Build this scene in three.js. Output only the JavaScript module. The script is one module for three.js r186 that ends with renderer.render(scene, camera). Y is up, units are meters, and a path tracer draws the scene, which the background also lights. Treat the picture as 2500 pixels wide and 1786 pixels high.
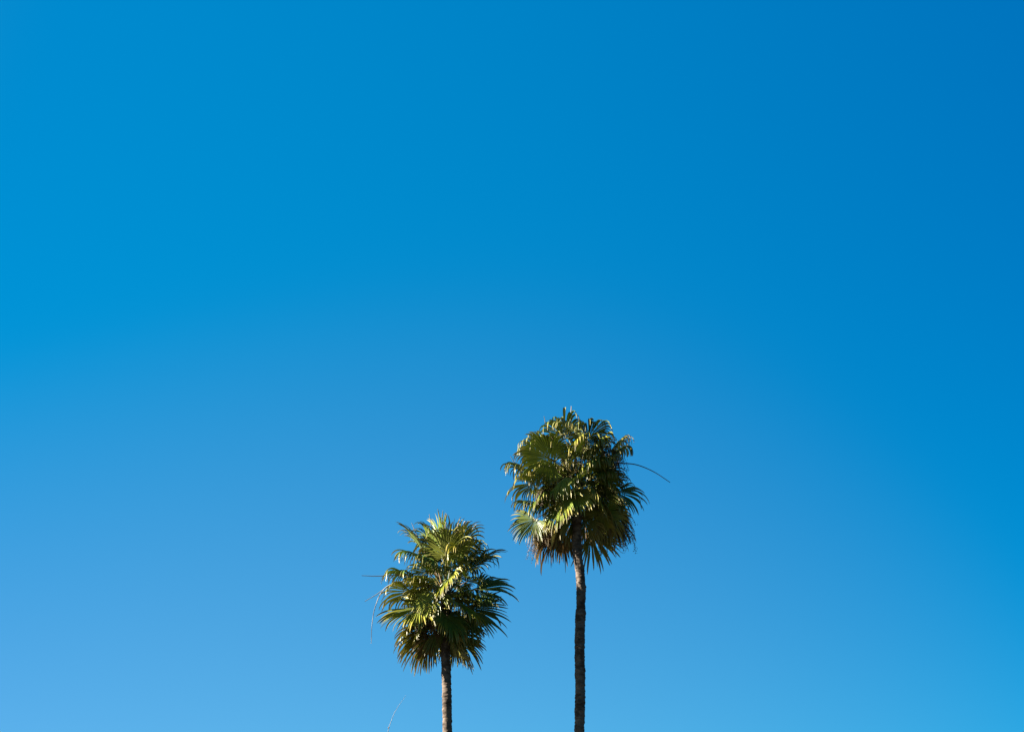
import * as THREE from 'three';
import { mergeGeometries } from 'three/addons/utils/BufferGeometryUtils.js';

// ---------------------------------------------------------------- camera, sky, sun, exposure
const scene = new THREE.Scene();
const EYE = new THREE.Vector3(0, 1.6, 0), PITCH = THREE.MathUtils.degToRad(31);
const camera = new THREE.PerspectiveCamera(29.15, 1024 / 731, 0.1, 9000);
camera.position.copy(EYE);
camera.rotation.set(PITCH, 0, 0);

const EXPOSURE = 11;
const SUN_EL = THREE.MathUtils.degToRad(26.5), SUN_AZ = THREE.MathUtils.degToRad(2);   // from the left, a little on the viewer's side
const SUN = new THREE.Vector3(-Math.cos(SUN_EL) * Math.cos(SUN_AZ), Math.sin(SUN_EL), Math.cos(SUN_EL) * Math.sin(SUN_AZ));

{ // clear deep blue sky: brighter towards the horizon and towards the sun
  const W = 1024, H = 512, px = new Float32Array(W * H * 4);
  for (let j = 0; j < H; j++) {
    const el = ((j + 0.5) / H - 0.5) * Math.PI, s = Math.max(Math.sin(el), 0), h = Math.exp(-s / 0.5), c = Math.cos(el);
    for (let i = 0; i < W; i++) {
      const a = ((i + 0.5) / W - 0.5) * 2 * Math.PI;
      const g = Math.cos(a) * c * SUN.x + Math.sin(el) * SUN.y + Math.sin(a) * c * SUN.z;
      const k = Math.max(Math.min(g, 0.54), -0.5), far = Math.max(g - 0.54, 0), n = Math.min(h, 0.75);
      const r0 = -0.146 + 0.3879 * n + 0.1454 * k - 0.3465 * k * k + 0.08 * n * k;
      const r = 0.004 * Math.log1p(Math.exp(r0 / 0.004)) + 1.4 * far * far;
      const gr = Math.exp(-2.45 + 2.7722 * n + 1.892 * k - 1.0499 * k * k - 2.5605 * n * k) + 2 * far * far;
      const b = Math.exp(-1.0107 + 1.3458 * n + 0.6663 * k - 0.2083 * k * k - 0.8299 * n * k) + 1.6 * far * far;
      px.set([r / EXPOSURE, gr / EXPOSURE, b / EXPOSURE, 1], (j * W + i) * 4);
    }
  }
  const sky = new THREE.DataTexture(px, W, H, THREE.RGBAFormat, THREE.FloatType);
  sky.mapping = THREE.EquirectangularReflectionMapping;
  sky.magFilter = sky.minFilter = THREE.LinearFilter;
  sky.wrapS = THREE.RepeatWrapping;
  sky.needsUpdate = true;
  scene.background = sky;
  scene.environment = sky;
}
const sun = new THREE.DirectionalLight(new THREE.Color(1, 0.93, 0.8), 5);
sun.position.copy(SUN).multiplyScalar(60).add(new THREE.Vector3(0, 14, -31));
sun.target.position.set(0, 14, -31);
sun.castShadow = true;
sun.shadow.mapSize.set(4096, 4096);
Object.assign(sun.shadow.camera, { left: -16, right: 16, top: 18, bottom: -18, near: 1, far: 130 });
scene.add(sun, sun.target);

const renderer = new THREE.WebGLRenderer({ antialias: true });
renderer.toneMapping = THREE.LinearToneMapping;
renderer.toneMappingExposure = EXPOSURE;
renderer.shadowMap.enabled = true;
renderer.setSize(1024, 731);

// ---------------------------------------------------------------- small helpers
let seed = 20240611;
const rnd = () => { seed = (seed + 0x6d2b79f5) | 0; let t = Math.imul(seed ^ (seed >>> 15), 1 | seed); t ^= t + Math.imul(t ^ (t >>> 7), 61 | t); return ((t ^ (t >>> 14)) >>> 0) / 4294967296; };
const rr = (a, b) => a + (b - a) * rnd();
const V = (x, y, z) => new THREE.Vector3(x, y, z);
const Y = V(0, 1, 0), DEG = Math.PI / 180;
const lerp = (a, b, t) => a + (b - a) * t;
const mixc = (a, b, t) => [lerp(a[0], b[0], t), lerp(a[1], b[1], t), lerp(a[2], b[2], t)];
const smooth = (a, b, x) => { const t = Math.min(1, Math.max(0, (x - a) / (b - a))); return t * t * (3 - 2 * t); };
function hash1(n) { const s = Math.sin(n * 127.1) * 43758.5453; return s - Math.floor(s); }
function noise1(x) { const i = Math.floor(x), f = x - i, u = f * f * (3 - 2 * f); return lerp(hash1(i), hash1(i + 1), u) * 2 - 1; }

function noise2(a, y, around) {   // value noise that closes round the trunk
  const x = (a / (2 * Math.PI)) * around, i = Math.floor(x), j = Math.floor(y), u = x - i, v = y - j, su = u * u * (3 - 2 * u), sv = v * v * (3 - 2 * v);
  const q = (p, w) => hash1((((p % around) + around) % around) * 3.17 + w * 57.31);
  return (lerp(lerp(q(i, j), q(i + 1, j), su), lerp(q(i, j + 1), q(i + 1, j + 1), su), sv) - 0.5) * 2;
}
class Shape3 {   // collects vertices with colours, then becomes one named mesh
  constructor() { this.p = []; this.c = []; this.i = []; }
  v(q, c) { this.p.push(q.x, q.y, q.z); this.c.push(c[0], c[1], c[2]); return this.p.length / 3 - 1; }
  quad(a, b, c, d) { this.i.push(a, b, c, a, c, d); }
  tri(a, b, c) { this.i.push(a, b, c); }
  tube(points, radius, color, sides = 6, flat = 1) {
    let prev = null;
    const n = points.length;
    let up = V(0.13, 0.2, 1).normalize();
    for (let k = 0; k < n; k++) {
      const d = points[Math.min(k + 1, n - 1)].clone().sub(points[Math.max(k - 1, 0)]).normalize();
      const e1 = up.clone().addScaledVector(d, -up.dot(d));
      if (e1.lengthSq() < 1e-4) e1.set(1, 0.1, 0).addScaledVector(d, -d.x);
      e1.normalize(); up = e1;
      const e2 = d.clone().cross(e1), r = typeof radius === 'function' ? radius(k / (n - 1)) : radius;
      const c = typeof color === 'function' ? color(k / (n - 1)) : color, ring = [];
      for (let s = 0; s < sides; s++) {
        const a = s / sides * 2 * Math.PI;
        ring.push(this.v(points[k].clone().addScaledVector(e1, Math.cos(a) * r).addScaledVector(e2, Math.sin(a) * r * flat), c));
      }
      if (prev) for (let s = 0; s < sides; s++) this.quad(prev[s], prev[(s + 1) % sides], ring[(s + 1) % sides], ring[s]);
      prev = ring;
    }
    return this;
  }
  geometry() {
    const g = new THREE.BufferGeometry();
    g.setAttribute('position', new THREE.Float32BufferAttribute(this.p, 3));
    g.setAttribute('color', new THREE.Float32BufferAttribute(this.c, 3));
    g.setIndex(this.i);
    g.computeVertexNormals();
    return g;
  }
  mesh(name, material, parent) {
    const m = new THREE.Mesh(this.geometry(), material);
    m.name = name; m.castShadow = m.receiveShadow = true;
    parent.add(m);
    return m;
  }
}
const bez = (a, b, c, n) => Array.from({ length: n + 1 }, (_, k) => { const t = k / n; return a.clone().multiplyScalar((1 - t) * (1 - t)).addScaledVector(b, 2 * t * (1 - t)).addScaledVector(c, t * t); });

// ---------------------------------------------------------------- materials
const leafMat = new THREE.MeshPhysicalMaterial({ vertexColors: true, side: THREE.DoubleSide, roughness: 0.9, specularIntensity: 0.15, transmission: 0.08, thickness: 0, clearcoat: 0.2, clearcoatRoughness: 0.3 });
const dryMat = new THREE.MeshPhysicalMaterial({ vertexColors: true, side: THREE.DoubleSide, roughness: 0.95, specularIntensity: 0.15, transmission: 0.15, thickness: 0 });
const stemMat = new THREE.MeshPhysicalMaterial({ vertexColors: true, side: THREE.DoubleSide, roughness: 0.6, specularIntensity: 0.4 });
const woodMat = new THREE.MeshPhysicalMaterial({ vertexColors: true, roughness: 0.95, specularIntensity: 0.2 });

// leaf colours (linear): shaft of the segment, its yellow, its bleached tip
const GREENS = [[0.05, 0.072, 0.001], [0.034, 0.06, 0.0015], [0.068, 0.08, 0.001], [0.02, 0.04, 0.002]];
const YELLOW = [0.145, 0.116, 0.0015], STRAW = [0.115, 0.08, 0.035], BROWN = [0.07, 0.04, 0.016], PALE = [0.13, 0.11, 0.085];

// ---------------------------------------------------------------- ground
{
  const g = new THREE.PlaneGeometry(8000, 8000, 1, 1).rotateX(-Math.PI / 2);
  const N = 128, d = new Uint8Array(N * N * 4);
  for (let k = 0; k < N * N; k++) { const t = rr(0.7, 1.15); d.set([Math.min(255, 32 * t), Math.min(255, 35 * t), Math.min(255, 25 * t), 255], k * 4); }
  const tx = new THREE.DataTexture(d, N, N); tx.colorSpace = THREE.SRGBColorSpace; tx.magFilter = THREE.LinearFilter; tx.wrapS = tx.wrapT = THREE.RepeatWrapping; tx.repeat.set(2000, 2000); tx.needsUpdate = true;
  const m = new THREE.Mesh(g, new THREE.MeshStandardMaterial({ map: tx, roughness: 1 }));
  m.name = 'ground'; m.userData = { kind: 'structure', label: 'flat dry ground below the palms, outside the picture' }; m.receiveShadow = true;
  scene.add(m);
}

// ---------------------------------------------------------------- trunk
// axis(y) gives the centre line, radius(y) the girth; ring scars and old leaf bases are modelled in the surface
function trunkMesh(H, axis, radius, knob, tone, parent) {
  const S = new Shape3(), sides = 36, from = Math.max(0, H - 8.5);
  const ys = [];
  for (let y = 0; y < from; y += 0.06) ys.push(y);
  for (let y = from; y < H; y += 0.0135) ys.push(y);
  ys.push(H);
  let prev = null;
  for (const y of ys) {
    const c = axis(y), r0 = radius(y), ring = [];
    for (let s = 0; s < sides; s++) {
      const a = s / sides * 2 * Math.PI;
      const tilt = y + 0.02 * Math.sin(a + y * 1.3) + 0.012 * Math.sin(3 * a + y * 5);        // rings run a little askew
      const k = tilt / 0.07 + 0.9 * noise1(tilt * 3.1), cell = Math.floor(k), f = k - cell;
      const scar = (f < 0.28 ? f / 0.28 : 1 - (f - 0.28) / 0.72);
      const bulge = knob * (0.6 * noise1(tilt * 3.4 + 3) + 0.4 * noise1(tilt * 5.3 + 1.2 * Math.sin(a) + 9));
      const rough = 0.006 * noise2(a, cell * 1.7, 7) + 0.004 * noise2(a, y * 40, 19) + 0.007 * noise2(a, y * 21 + 9, 11);
      const r = r0 * (1 + bulge) + (scar - 0.5) * (0.003 + 0.006 * hash1(cell)) + rough;
      const t = 0.5 + 0.3 * noise2(a, y * 7, 4) + 0.28 * noise2(a, y * 38, 14);
      let col = mixc([0.02, 0.0145, 0.011], [0.1, 0.075, 0.057], t);
      if (f < 0.14) col = mixc(col, [0.025, 0.018, 0.012], 0.25);
      col = mixc(col, [0.018, 0.012, 0.008], 0.75 * smooth(0.1, 0.7, noise2(a, y * 9 + 40, 6) + 0.5 * noise2(a, y * 27, 15)));
      col = col.map((q) => q * tone);
      ring.push(S.v(V(c.x + Math.cos(a) * r, y, c.z + Math.sin(a) * r), col));
    }
    if (prev) for (let s = 0; s < sides; s++) S.quad(prev[s], ring[s], ring[(s + 1) % sides], prev[(s + 1) % sides]);
    prev = ring;
  }
  const top = S.v(axis(H).setY(H + 0.15), [0.1, 0.1, 0.04]);
  for (let s = 0; s < sides; s++) S.tri(prev[s], top, prev[(s + 1) % sides]);
  return S.mesh('trunk', woodMat, parent);
}

// ---------------------------------------------------------------- one palm frond
// base and hub in the palm's own metres; axis = direction in which the fan points, normal = its upper face
function frond(parent, base, hub, axis, normal, o = {}) {
  const { L = 0.95, droop = 1.8, kind = 'green', spread = 125, stiff = 0.5, thick = 1, ragged = 0.15 } = o;
  const g = new THREE.Group();
  g.name = kind === 'dead' ? 'dead_frond' : 'frond';
  g.position.copy(base);
  parent.add(g);
  const Ls = L * rr(0.84, 1.06), h = hub.clone().sub(base), a = axis.clone().normalize();
  const n = normal.clone().addScaledVector(a, -normal.dot(a)).normalize(), b = a.clone().cross(n);
  const dead = kind === 'dead', oldie = kind === 'old', yellow = kind === 'yellow';
  const green = kind === 'pale' ? [0.08, 0.098, 0.032] : GREENS[Math.floor(rnd() * GREENS.length)].map((q) => q * rr(0.85, 1.15));
  // petiole
  const P = new Shape3(), mid = h.clone().multiplyScalar(0.5).addScaledVector(Y, dead ? 0.12 : 0.1 * h.length());
  const pts = bez(V(0, 0, 0), mid, h, 9);
  const pc = dead ? [0.1, 0.06, 0.03] : mixc([0.07, 0.07, 0.018], [0.08, 0.045, 0.02], rnd());
  P.tube(pts, (t) => lerp(0.028, 0.011, t), (t) => mixc(mixc(pc, BROWN, 0.7), pc, smooth(0, 0.35, t)), 6, 0.6);
  // the midrib runs on a little into the fan (hastula)
  P.tube([h, h.clone().addScaledVector(a, 0.05), h.clone().addScaledVector(a, 0.13)], (t) => lerp(0.018, 0.004, t), pc, 5, 0.7);
  P.mesh('petiole', stemMat, g);
  // fan of folded segments
  const clump = rr(0, 900), torn = rnd() < 0.5 ? Math.floor(rr(1, 3.6)) : 0, tornAt = rr(0, 40), S = new Shape3(), N = Math.round(spread * 2 / 6.0), dphi = spread * 2 / N * DEG, M = 13;
  for (let k = 0; k < N; k++) {
    const phi = (-spread + (k + 0.5) * spread * 2 / N + 2.2 * noise1(k * 0.7 + clump + 20)) * DEG, co = Math.cos(phi), si = Math.sin(phi);
    const tang = b.clone().multiplyScalar(co).addScaledVector(a, -si);
    if (rnd() < ragged * 0.35 || (torn && Math.abs(k - tornAt) < torn)) continue;                                            // lost segment
    const len = (rnd() < 0.1 ? 1.15 : 1) * Ls * (0.74 + 0.26 * Math.cos(phi * 0.75)) * rr(0.88, 1.08);
    const cl = noise1(k * 0.55 + clump), join = stiff * (1 + 0.24 * cl) * rr(0.96, 1.05), wild = 0.75 * noise1(k * 0.4 + clump + 50) + rr(-0.4, 0.4), broken = rnd() < (dead ? 0.5 : 0.14), bk = rr(0.5, 0.75);
    let d = a.clone().multiplyScalar(co).addScaledVector(b, si).addScaledVector(n, 0.16 - 0.22 * Math.pow(Math.abs(phi) / 2.2, 2)).normalize();
    const pos = h.clone().addScaledVector(a, 0.03 * co).addScaledVector(b, 0.03 * si), step = len / M;
    const tone = rr(0.8, 1.2), yel = kind === 'pale' ? 0.1 : yellow ? rr(0.25, 0.95) : oldie ? rr(0.1, 0.6) : rnd() < 0.12 ? rr(0.2, 0.6) : 0, tip = rr(0.78, 0.97);
    let prev = null;
    const twist = rr(-0.7, 0.7), w0 = join * len * Math.sin(dphi / 2) * 1.15;
    for (let m = 0; m <= M; m++) {
      const t = m / M, out = Math.max(0, t - join) / (1 - join);
      let w = t < join ? Math.max(0.004, t * len * Math.sin(dphi / 2) * 1.15) : w0 * Math.pow(1 - out, 0.5) * (1 - 0.15 * out) + 0.0035;
      w *= thick;
      const wv = tang.clone().addScaledVector(d, -tang.dot(d)).normalize();
      const ns = wv.clone().cross(d).normalize(); if (ns.dot(n) < 0 && t < join) ns.negate();
      if (t > join) wv.applyAxisAngle(d, twist * out * 1.4), ns.applyAxisAngle(d, twist * out * 1.4);
      const fold = lerp(0.55, 0.85, t);
      let col = dead ? mixc([0.15, 0.095, 0.035], [0.035, 0.02, 0.007], rnd() * 0.4 + 0.6 * hash1(k * 3.3)) : mixc(green, YELLOW, yel * smooth(0.15, 0.9, t));
      if (oldie) col = mixc(col, [0.2, 0.12, 0.05], 0.32 * smooth(0.3, 0.8, t));
      if (m === 0) col = mixc(col, [0.17, 0.16, 0.05], 0.6);
      col = mixc(col, dead ? STRAW : mixc(YELLOW, STRAW, 0.6), smooth(tip - 0.16, tip + 0.05, t) * (dead ? 0.9 : 0.8));
      col = col.map((q) => q * tone);
      const rib = mixc(col, [0.12, 0.12, 0.03], dead ? 0 : 0.3);
      const ring = [S.v(pos.clone().addScaledVector(wv, -w).addScaledVector(ns, fold * w), col), S.v(pos, rib), S.v(pos.clone().addScaledVector(wv, w).addScaledVector(ns, fold * w), col)];
      if (prev) { S.quad(prev[0], prev[1], ring[1], ring[0]); S.quad(prev[1], prev[2], ring[2], ring[1]); }
      prev = ring;
      const bend = droop * (t < join ? 0.1 * t : 0.1 * t + 0.5 * Math.pow(out, 0.45) * (1 + 0.4 * wild)) * (13 / M) * 0.42;
      d.addScaledVector(Y, -bend * (broken && t > bk ? 4 : 1)).addScaledVector(tang, 0.03 * wild * out).normalize();
      pos.addScaledVector(d, step);
    }
  }
  S.mesh('leaf_blade', dead ? dryMat : leafMat, g);
  return g;
}

// ---------------------------------------------------------------- dead flower stalks, fruit
function stalk(parent, points, r0, r1, color, name = 'flower_stalk') {
  const curve = new THREE.CatmullRomCurve3(points);
  const S = new Shape3();
  S.tube(curve.getPoints(28), (t) => lerp(r0, r1, Math.pow(t, 0.8)), color, 6);
  return S.mesh(name, stemMat, parent);
}
function fruitCluster(parent, from, to, size, drop, tone = 1) {
  const g = new THREE.Group(); g.name = 'fruit_cluster'; g.position.copy(from); parent.add(g);
  const S = new Shape3(), end = to.clone().sub(from), mid = end.clone().multiplyScalar(0.55).addScaledVector(Y, 0.25);
  S.tube(bez(V(0, 0, 0), mid, end, 10), (t) => lerp(0.02, 0.009, t), [0.1, 0.08, 0.04], 6);
  const B = new Shape3(), ico = new THREE.IcosahedronGeometry(1, 0), ip = ico.attributes.position;
  const twigs = Math.round(60 * size / 0.3);
  for (let k = 0; k < twigs; k++) {
    const t0 = rr(0.72, 1), s = bez(V(0, 0, 0), mid, end, 20)[Math.round(t0 * 20)];
    const q = s.clone(), d = V(rr(-1, 1), rr(-0.4, 0.3), rr(-1, 1)).normalize(), line = [], L = drop * rr(0.35, 1);
    for (let m = 0; m <= 9; m++) {
      line.push(q.clone());
      if (m > 2) for (let z = 0; z < 5; z++) {
        const c = q.clone().add(V(rr(-1, 1), rr(-1, 1), rr(-1, 1)).multiplyScalar(0.042)), r = rr(0.006, 0.012), o = B.p.length / 3;
        const col = mixc([0.02, 0.012, 0.006], [0.1, 0.055, 0.018], rnd()).map((x) => x * tone);
        for (let v = 0; v < ip.count; v++) B.v(V(ip.getX(v) * r + c.x, ip.getY(v) * r + c.y, ip.getZ(v) * r + c.z), col);
        for (let v = 0; v < ip.count; v += 3) B.tri(o + v, o + v + 1, o + v + 2);
      }
      q.addScaledVector(d, L / 9); d.addScaledVector(Y, -0.35).normalize();
      d.x += rr(-0.12, 0.12) * size / 0.3; d.z += rr(-0.12, 0.12);
    }
    S.tube(line, 0.004, [0.1 * tone, 0.07 * tone, 0.03 * tone], 3);
  }
  S.mesh('stem', stemMat, g);
  const m = B.mesh('berries', stemMat, g); m.userData = { kind: 'stuff' };
  return g;
}

// ---------------------------------------------------------------- the palms
// a gently leaning trunk through the given [height, sideways] points
function along(table) {
  return (y) => {
    let k = 0; while (k < table.length - 2 && y > table[k + 1][0]) k++;
    const p = (q) => table[Math.min(table.length - 1, Math.max(0, q))], [y0, x0] = p(k), [y1, x1] = p(k + 1), d = y1 - y0, t = Math.min(1.2, (y - y0) / d);
    const m0 = (x1 - p(k - 1)[1]) / Math.max(1e-6, y1 - p(k - 1)[0]) * d, m1 = (p(k + 2)[1] - x0) / Math.max(1e-6, p(k + 2)[0] - y0) * d;
    return V((2 * t ** 3 - 3 * t * t + 1) * x0 + (t ** 3 - 2 * t * t + t) * m0 + (3 * t * t - 2 * t ** 3) * x1 + (t ** 3 - t * t) * m1 + 0.01 * Math.sin(y * 2.3) * Math.min(1, y), 0, 0.015 * Math.sin(y * 1.7) * Math.min(1, y));
  };
}
// Tables are in metres round the growing point: [across, up, out] seen square from where the viewer stands.
function frameOf(heart, z) {
  const el = Math.atan2(heart - EYE.y, -z), X = V(1, 0, 0), U = V(0, Math.cos(el), Math.sin(el)), F = V(0, -Math.sin(el), Math.cos(el));
  return { at: (u, v, w) => V(0, 0, 0).addScaledVector(X, u).addScaledVector(U, v).addScaledVector(F, w), dir: (th, ta) => V(0, 0, 0).addScaledVector(X, Math.cos(th * DEG) * Math.cos(ta * DEG)).addScaledVector(U, Math.sin(th * DEG) * Math.cos(ta * DEG)).addScaledVector(F, Math.sin(ta * DEG)) };
}
function palm(label, spec) {
  const root = new THREE.Group();
  root.name = spec.name; root.position.set(spec.x, 0, spec.z);
  root.userData = { label, category: 'palm tree', group: 'fan palms against the blue sky' };
  scene.add(root);
  const fr = frameOf(spec.heart, spec.z), C = spec.axis(spec.heart).setY(spec.heart);
  trunkMesh(spec.heart - 0.1, spec.axis, spec.radius, spec.knob, spec.tone, root);
  const place = (u, v, w, th, ta, o = {}) => {
    const hub = C.clone().add(fr.at(u, v, w)), hz = V(hub.x - C.x, 0, hub.z - C.z);
    const low = v < -0.3, y0 = spec.heart + (low ? lerp(-0.35, -0.95, Math.min(1, (-v - 0.3) / 1.1)) : lerp(-0.25, 0.0, Math.min(1, (v + 0.3) / 1.2)));
    const base = spec.axis(y0).setY(y0); if (hz.lengthSq() > 1e-4) base.addScaledVector(hz.normalize(), low ? 0.13 : 0.08);
    const ax = fr.dir(th, ta);
    let nm = Y.clone().addScaledVector(ax, -ax.y);
    if (nm.lengthSq() < 0.02) nm = V(C.x - hub.x, 0, C.z - hub.z);
    if (o.n) nm = fr.at(...o.n);
    nm.applyAxisAngle(ax.clone().normalize(), (o.roll ?? rr(-spec.roll, spec.roll)) * DEG);
    return frond(root, base, hub, ax, nm, o);
  };
  for (const [u, v, w, th, ta, o] of spec.fronds) place(u, v, w, th, ta, o);
  // the far half of the crown
  spec.back.forEach(([v, count, R, tilt, o], row) => {
    for (let k = 0; k < count; k++) {
      const a = Math.PI * (k + 0.5 + 0.3 * (row % 2)) / count, jit = rr(-0.12, 0.12);
      const u = R * Math.cos(a), w = -R * Math.sin(a) * 0.9;
      const th = Math.atan2(tilt, Math.cos(a) || 1e-3) / DEG;
      place(u + jit, v + rr(-0.12, 0.12), w, th, -50 * Math.sin(a), o);
    }
  });
  // short young and dying fans packed in the middle
  for (let k = 0; k < 13; k++) {
    const a = k * 2.399 + 1, v = lerp(-0.75, 0.35, (k + 0.5) / 16), R = rr(0.3, 0.55), w = R * Math.sin(a) - 0.12;
    place(R * Math.cos(a), v, w, Math.atan2(0.5 * v + 0.2, Math.cos(a)) / DEG, 45 * Math.sin(a), { L: rr(0.55, 0.75), droop: 2, kind: k % 3 ? 'green' : 'old' });
  }
  for (const s of spec.stalks) stalk(root, s.p.map(([u, v, w]) => C.clone().add(fr.at(u, v, w))), s.r0, s.r1, s.c);
  for (const [f, t, size, drop, tone] of spec.fruit) fruitCluster(root, C.clone().add(fr.at(...f)), C.clone().add(fr.at(...t)), size, drop, tone);
  return root;
}

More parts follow.
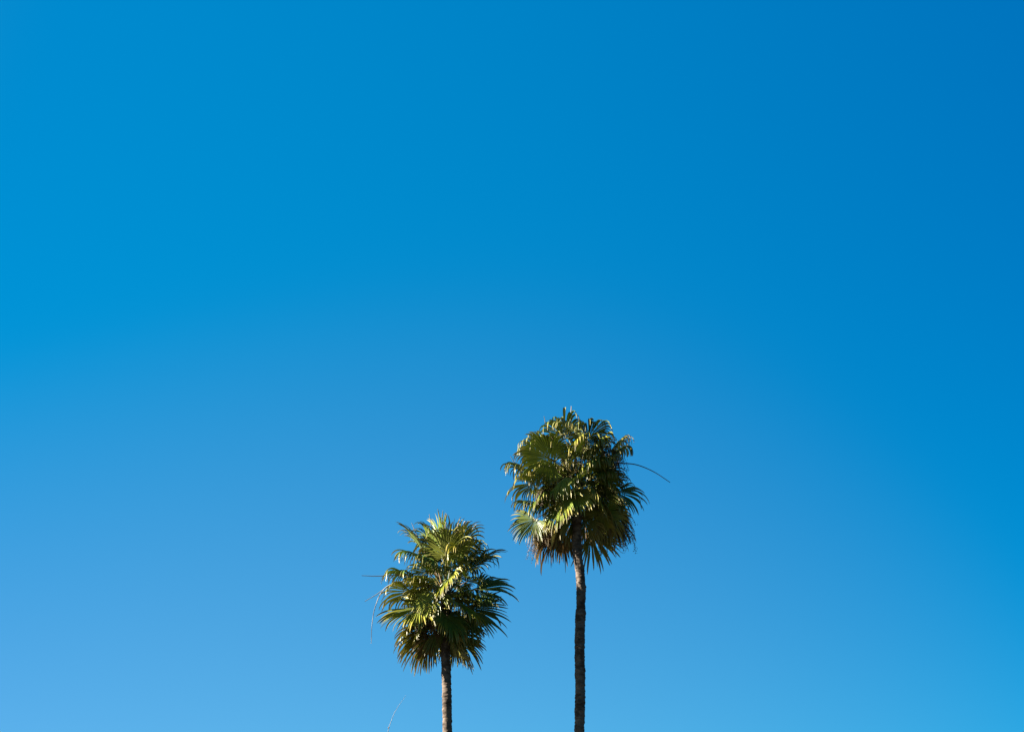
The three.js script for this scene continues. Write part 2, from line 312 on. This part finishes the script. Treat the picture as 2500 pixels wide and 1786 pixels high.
const G = (L, droop, x = {}) => ({ L, droop, ...x });
const right = palm('taller fan palm on the right, with a dark knobby trunk and hanging brown fruit', {
  roll: 42, name: 'fan_palm', x: 1.18, z: -31.05, heart: 17.09, knob: 0.12, tone: 0.9,
  axis: along([[0, 0], [5, 0.16], [10.74, 0.325], [12.5, 0.377], [14.09, 0.437], [14.6, 0.42], [15.03, 0.385], [16, 0.395], [17.09, 0.43], [18, 0.44]]),
  radius: (y) => 0.11 + 0.02 * smooth(15.6, 16.4, y) + 0.1 * Math.exp(-y * 1.2) + 0.0008 * (17 - y),
  fronds: [
    // upper lobes
    [-0.34, 0.96, 0.3, 112, 26, G(0.9, 4.0)], [-0.18, 0.98, 0.7, 96, 58, G(0.85, 3.4, { kind: 'pale' })], [0.25, 0.95, 0.4, 78, 30, G(0.82, 4.2)],
    [0.0, 0.5, -0.3, 95, -15, G(0.75, 2.6)], [0.11, 0.7, 0.8, 95, 60, G(0.85, 3.4, { kind: 'yellow' })], [0.44, 0.66, 0.65, 62, 52, G(0.8, 3.6, { kind: 'yellow' })],
    [0.9, 0.68, 0.15, 44, 6, G(0.75, 4.4, { kind: 'old' })], [0.86, 0.56, 0.4, 24, 22, G(0.8, 4.6, { kind: 'old', ragged: 0.6 })],
    // left side, top to bottom
    [-0.98, 0.6, 0.05, 142, 4, G(0.82, 3.6, { kind: 'pale' })], [-0.71, 0.44, 0.95, 152, 18, G(0.92, 1.6, { n: [0.5, -0.25, -0.85], spread: 150, roll: 0 })], [-0.55, 0.6, 0.4, 128, 15, G(0.62, 3.0)],
    [-1.28, 0.13, 0.1, 158, 4, G(0.72, 3.8)], [-0.8, 0.12, 0.55, 178, 25, G(0.62, 3.4)], [-0.7, 0.15, 0.3, 165, 10, G(0.6, 3.0)], [-0.6, -0.25, 0.6, 215, 20, G(0.6, 2.6)], [-1.08, -0.16, 0.6, 180, 18, G(0.85, 2.6, { kind: 'yellow', n: [0.1, 0.75, -0.65], roll: 0 })],
    [-1.08, -0.66, 0.35, 172, 12, G(0.72, 3.6)], [-0.7, -0.5, 0.7, 205, 25, G(0.65, 3.0)], [-1.05, -1.02, 0.5, 233, 10, G(0.82, 0.8, { n: [-0.5, 0.4, 0.75], spread: 100, roll: 0 })],
    [-0.65, -0.9, 0.45, 232, 15, G(0.75, 2.0, { kind: 'yellow' })],
    // facing the viewer
    [-0.38, -0.02, 0.95, 245, 10, G(0.72, 2.2, { kind: 'yellow', n: [-0.35, 0.45, 0.8], spread: 105, roll: 0 })], [-0.1, -0.46, 1.0, 268, 42, G(0.8, 2.0, { kind: 'yellow' })], [-0.36, -0.6, 0.85, 250, 28, G(0.85, 1.3)],
    [0.4, 0.25, 0.75, 48, 42, G(0.62, 3.8)], [0.2, 0.1, 0.85, 80, 60, G(0.7, 3.8)], [0.28, -0.42, 0.9, -58, 36, G(0.82, 1.6)],
    // right side
    [0.5, 0.3, 0.3, 20, 10, G(0.62, 4.2)], [0.5, 0.12, 0.5, 0, 25, G(0.58, 3.6)], [0.4, -0.1, 0.5, -20, 25, G(0.62, 2.6)], [0.3, 0.4, 0.4, 45, 25, G(0.55, 4.0)],
    [0.45, -0.7, 0.4, -66, 12, G(0.85, 1.2, { kind: 'old' })], [0.5, -1.0, 0.45, -72, 10, G(0.8, 0.8, { kind: 'old', spread: 85 })], [0.75, -1.0, 0.15, -64, 5, G(0.75, 0.8, { kind: 'old', spread: 85 })],
    [0.72, -0.2, 0.35, 32, 14, G(0.72, 3.2)], [0.9, -0.36, 0.35, -27, 4, G(0.94, 1.2, { n: [0.35, 0.7, 0.6], roll: 0, spread: 72 })], [0.66, -0.2, 0.2, 10, 0, G(0.55, 2.6)], [0.65, -0.5, 0.6, -40, 22, G(0.65, 2.2)],
    [0.72, -0.86, 0.3, -62, 8, G(0.88, 1.0, { kind: 'old' })], [0.55, -0.85, 0.6, -74, 16, G(0.88, 1.0, { kind: 'old' })], [0.8, -0.75, 0.0, -55, 0, G(0.6, 1.6)],
    // the hanging skirt
    [-0.12, -0.95, 0.55, 262, 12, G(0.8, 0.8, { kind: 'old', spread: 60 })], [0.14, -1.0, 0.5, -78, 10, G(0.78, 0.8, { kind: 'old', spread: 60 })], [-0.7, -1.3, 0.3, 250, 8, G(0.85, 1.2, { kind: 'dead', spread: 45 })],
    [-0.42, -1.3, 0.05, 250, 2, G(0.82, 0.8, { kind: 'dead', spread: 65 })], [-0.6, -1.1, -0.1, 240, 0, G(0.78, 0.9, { kind: 'old', spread: 75 })],
    [-0.52, -1.28, 0.35, 250, 10, G(0.9, 1.0, { kind: 'dead', spread: 60 })], [-0.32, -1.3, 0.5, 258, 14, G(0.85, 1.0, { kind: 'dead', spread: 55, ragged: 0.5 })], [-0.68, -1.1, 0.25, 244, 8, G(0.72, 1.2, { kind: 'dead', spread: 60, ragged: 0.5 })],
    [-0.3, -1.0, 0.6, 252, 15, G(0.9, 0.9, { kind: 'old', spread: 75 })], [0.3, -1.38, 0.4, -70, 10, G(0.82, 0.5, { kind: 'old', spread: 65 })], [0.45, -1.3, 0.1, -60, 4, G(0.82, 0.6, { kind: 'old', spread: 60 })],
    [0.2, -1.25, -0.35, -75, -8, G(0.7, 0.7, { kind: 'dead', spread: 70 })], [-0.25, -1.2, -0.35, 252, -8, G(0.75, 0.8, { kind: 'dead', spread: 65 })], [0.62, -1.1, 0.3, -66, 6, G(0.72, 0.8, { kind: 'dead', spread: 60, ragged: 0.5 })],
  ],
  back: [[0.4, 3, 0.45, 0.8, G(0.58, 3)], [0.1, 3, 0.6, 0.3, G(0.55, 3)], [-0.3, 4, 0.6, -0.1, G(0.55, 2.6)], [-0.75, 3, 0.55, -0.7, G(0.6, 1.6)]],
  stalks: [
    { p: [[0.2, 0.12, 0.3], [0.55, 0.27, 0.4], [0.86, 0.32, 0.45], [1.15, 0.32, 0.45], [1.43, 0.28, 0.45], [1.82, 0.12, 0.45], [2.22, -0.14, 0.45]], r0: 0.022, r1: 0.008, c: [0.05, 0.032, 0.016] },
    { p: [[-0.3, 0.4, 0.4], [-0.6, 0.86, 0.5], [-0.78, 1.2, 0.5], [-0.84, 1.46, 0.5]], r0: 0.014, r1: 0.006, c: [0.06, 0.05, 0.02] },
    { p: [[-0.2, 1.0, 0.2], [-0.19, 1.3, 0.2], [-0.17, 1.55, 0.2], [-0.16, 1.72, 0.2]], r0: 0.024, r1: 0.009, c: PALE },
    { p: [[-1.1, 0.2, 0.1], [-1.55, 0.34, 0.1], [-1.66, 0.5, 0.1]], r0: 0.012, r1: 0.006, c: [0.1, 0.08, 0.04] },
    { p: [[0.1, -0.3, 0.2], [0.12, -0.7, 0.25], [0.17, -1.05, 0.25]], r0: 0.012, r1: 0.008, c: BROWN },
  ],
  fruit: [
    [[-0.1, -0.4, 0.3], [-0.9, -1.4, 0.55], 0.26, 0.8, 0.9], [[-0.1, -0.1, 0.3], [-0.8, -0.35, 0.75], 0.16, 0.75, 0.6], [[0.2, -0.3, 0.2], [1.02, -1.2, 0.25], 0.3, 0.95, 0.6],
    [[0.15, -0.4, 0.2], [0.8, -1.35, 0.35], 0.26, 0.75, 0.6], [[0.2, 0.2, 0.2], [0.85, 0.62, 0.45], 0.22, 1.0, 0.5],
  ],
});

seed = 7;
const left = palm('shorter fan palm on the left with bright spiky green crown and brown trunk', {
  roll: 26, name: 'fan_palm_001', x: -0.95, z: -30.95, heart: 14.07, knob: 0.06, tone: 0.82,
  axis: along([[0, 0], [5, -0.23], [10.6, -0.477], [11.95, -0.545], [14.07, -0.616], [15, -0.63]]),
  radius: (y) => 0.104 + 0.018 * smooth(12.6, 13.3, y) + 0.1 * Math.exp(-y * 1.2) + 0.0008 * (14 - y),
  fronds: [
    [0.0, 0.85, -0.4, 92, -18, G(0.9, 1.3)], [0.04, 0.78, 0.8, 92, 12, G(0.9, 1.1, { n: [0.3, -0.25, -0.9], spread: 120, roll: 0 })], [-0.36, 1.0, 0.0, 118, -4, G(0.82, 2.3)],
    [-0.55, 0.95, -0.2, 138, -8, G(0.85, 0.6)], [-0.5, 0.75, 0.5, 166, 22, G(0.95, 2.1)], [-0.8, 0.33, 0.25, 170, 8, G(0.88, 2.4, { spread: 90 })],
    [-0.78, -0.03, 0.5, 192, 18, G(0.88, 1.7, { kind: 'yellow' })], [-0.58, -0.38, 0.72, 207, 18, G(1.02, 0.6, { kind: 'yellow', n: [-0.3, 0.55, 0.75], spread: 105 })], [0.1, 0.26, 0.95, 248, 42, G(0.7, 2.0, { kind: 'yellow' })],
    [0.31, 0.95, 0.1, 62, 0, G(0.85, 1.4)], [0.49, 0.85, 0.6, 78, 52, G(0.8, 2.8, { kind: 'yellow' })], [0.56, 0.5, 0.1, 24, 4, G(0.95, 1.0, { spread: 85, n: [-0.2, 0.7, 0.6] })],
    [0.5, 0.2, 0.35, 5, 14, G(0.55, 2.2)], [0.72, 0.02, 0.1, -6, 0, G(0.95, 0.8, { spread: 85, n: [0.1, 0.7, 0.6] })], [0.55, -0.38, 0.2, -38, 5, G(1.0, 0.4, { spread: 80, n: [0.4, 0.6, 0.6] })],
    [0.34, -0.74, 0.45, -52, 10, G(0.75, 0.5, { spread: 75, n: [0.4, 0.5, 0.7] })], [0.08, -0.56, 0.9, -74, 34, G(0.9, 0.8)], [0.42, 0.0, 0.65, -25, 30, G(0.55, 1.8)],
    [-0.35, 0.4, 0.7, 150, 35, G(0.58, 2.2)], [0.3, 0.5, 0.75, 50, 40, G(0.62, 2.2)], [-0.45, 0.1, 0.75, 175, 20, G(0.58, 2.6)],
    [-0.2, -0.1, 0.9, 240, 15, G(0.72, 1.6, { n: [-0.45, 0.5, 0.7], spread: 110, roll: 0 })], [-0.3, -0.6, 0.75, 240, 30, G(0.75, 1.2)], [0.35, -0.3, 0.8, -45, 35, G(0.85, 1.4, { kind: 'yellow' })],
    [-0.6, -0.72, 0.3, 226, 8, G(0.75, 1.2, { kind: 'yellow' })], [-0.15, 0.98, -0.3, 105, -10, G(0.85, 1.0)], [0.15, 1.0, -0.2, 76, -8, G(0.85, 1.0)],
    
    // the hanging skirt
    [0.2, -1.15, 0.3, -62, 8, G(0.78, 0.5, { kind: 'old', spread: 75 })], [0.3, -1.0, 0.2, -62, 5, G(0.78, 0.5, { kind: 'old', spread: 75 })], [-0.25, -1.0, 0.5, 252, 12, G(0.82, 0.8, { kind: 'dead', spread: 45, ragged: 0.5 })],
    [-0.36, -1.0, 0.35, 242, 10, G(0.9, 0.9, { kind: 'yellow', spread: 75 })], [0.15, -1.1, -0.3, -70, -8, G(0.7, 0.5, { kind: 'old', spread: 80 })], [-0.2, -1.05, -0.3, 250, -8, G(0.7, 0.6, { kind: 'old', spread: 80 })],
    [0.05, -0.9, 0.5, -80, 15, G(0.78, 0.6, { kind: 'old', spread: 80 })], [-0.45, -0.8, 0.45, 232, 12, G(0.92, 0.9, { kind: 'old', spread: 85 })],
    [-0.06, -0.8, 0.6, 262, 12, G(0.75, 0.8, { spread: 70 })], [0.16, -0.85, 0.5, -76, 10, G(0.72, 0.7, { spread: 70 })],
  ],
  back: [[0.45, 3, 0.45, 0.8, G(0.6, 2)], [0.1, 3, 0.55, 0.3, G(0.52, 2)], [-0.3, 4, 0.55, -0.1, G(0.52, 1.6)], [-0.7, 3, 0.45, -0.9, G(0.58, 1.0, { kind: 'old' })]],
  stalks: [
    { p: [[-0.4, 0.32, 0.4], [-1.0, 0.35, 0.4], [-1.6, 0.33, 0.4], [-1.93, 0.34, 0.4]], r0: 0.016, r1: 0.006, c: [0.05, 0.045, 0.03] },
    { p: [[-0.7, 0.3, 0.3], [-1.3, 0.1, 0.3], [-1.6, -0.1, 0.3], [-1.86, -0.25, 0.3]], r0: 0.015, r1: 0.006, c: [0.05, 0.045, 0.03] },
    { p: [[-0.7, 0.15, 0.5], [-1.2, 0.15, 0.55], [-1.42, 0.0, 0.55], [-1.6, -0.4, 0.55], [-1.66, -0.8, 0.55], [-1.67, -1.2, 0.55]], r0: 0.015, r1: 0.005, c: (t) => (noise1(t * 17 + 4) > 0.25 ? [0.03, 0.025, 0.018] : [0.11, 0.1, 0.085]) },
    { p: [[-0.3, 1.1, 0.0], [-0.34, 1.45, 0.0], [-0.4, 1.78, 0.0]], r0: 0.014, r1: 0.006, c: PALE },
    { p: [[0.15, 1.2, 0.0], [0.24, 1.42, 0.0], [0.32, 1.66, 0.0]], r0: 0.018, r1: 0.008, c: PALE },
    { p: [[0.22, 1.2, 0.0], [0.33, 1.42, 0.0], [0.45, 1.62, 0.0]], r0: 0.018, r1: 0.008, c: PALE },
    { p: [[-0.04, 1.2, 0.1], [-0.02, 1.4, 0.1], [0.0, 1.6, 0.1]], r0: 0.016, r1: 0.008, c: PALE },
    { p: [[-0.6, 1.1, -0.1], [-0.72, 1.35, -0.1], [-0.82, 1.58, -0.1]], r0: 0.014, r1: 0.006, c: PALE },
    { p: [[0.5, 1.2, 0.0], [0.62, 1.42, 0.0], [0.72, 1.55, 0.0]], r0: 0.012, r1: 0.006, c: PALE },
  ],
  fruit: [[[-0.05, -0.1, 0.3], [-0.42, -0.62, 0.8], 0.18, 0.85, 0.9], [[-0.05, -0.3, 0.3], [-0.3, -0.9, 0.7], 0.16, 0.6, 0.8]],
});

// ---------------------------------------------------------------- thin stalk at the bottom edge
{
  const g = new THREE.Group(); g.name = 'flowering_plant'; g.position.set(-0.455, 0.06, -4.6);
  g.userData = { label: 'thin pale arching stalk with tiny dark buds at the bottom edge, left of the palms', category: 'plant' };
  scene.add(g);
  const curve = new THREE.CatmullRomCurve3([V(0, 0, 0), V(-0.02, 1.2, 0.02), V(0, 2.3, 0.02), V(0.03, 2.8, 0), V(0.06, 2.95, 0), V(0.1, 3.02, 0)]);
  stalk(g, curve.getPoints(20), 0.003, 0.00035, [0.06, 0.065, 0.072], 'stem');
  const B = new Shape3(), ico = new THREE.IcosahedronGeometry(1, 1), ip = ico.attributes.position;
  for (let k = 0; k < 7; k++) {
    const t = 0.8 + k * 0.026 + rr(0, 0.008), c = curve.getPointAt(t).add(V(rr(-0.003, 0.003), 0, 0.003)), r = rr(0.0014, 0.0026), o = B.p.length / 3;
    for (let v = 0; v < ip.count; v++) B.v(V(ip.getX(v) * r + c.x, ip.getY(v) * r * 1.6 + c.y, ip.getZ(v) * r + c.z), [0.06, 0.045, 0.04]);
    for (let v = 0; v < ip.count; v += 3) B.tri(o + v, o + v + 1, o + v + 2);
  }
  B.mesh('buds', stemMat, g);
  const L = new Shape3();
  for (let k = 0; k < 24; k++) {
    const a = rr(0, 6.28), d = V(Math.cos(a) * 0.5, 1, Math.sin(a) * 0.5).normalize(), q = V(Math.cos(a) * 0.03, 0, Math.sin(a) * 0.03), side = V(-Math.sin(a), 0, Math.cos(a));
    let prev = null; const len = rr(0.5, 0.9);
    for (let m = 0; m <= 8; m++) { const w = 0.012 * (1 - m / 8) + 0.001, r = [L.v(q.clone().addScaledVector(side, w), [0.07, 0.1, 0.03]), L.v(q.clone().addScaledVector(side, -w), [0.07, 0.1, 0.03])]; if (prev) L.quad(prev[0], prev[1], r[1], r[0]); prev = r; q.addScaledVector(d, len / 8); d.addScaledVector(Y, -0.16).normalize(); }
  }
  L.mesh('leaves', leafMat, g);
}

renderer.render(scene, camera);
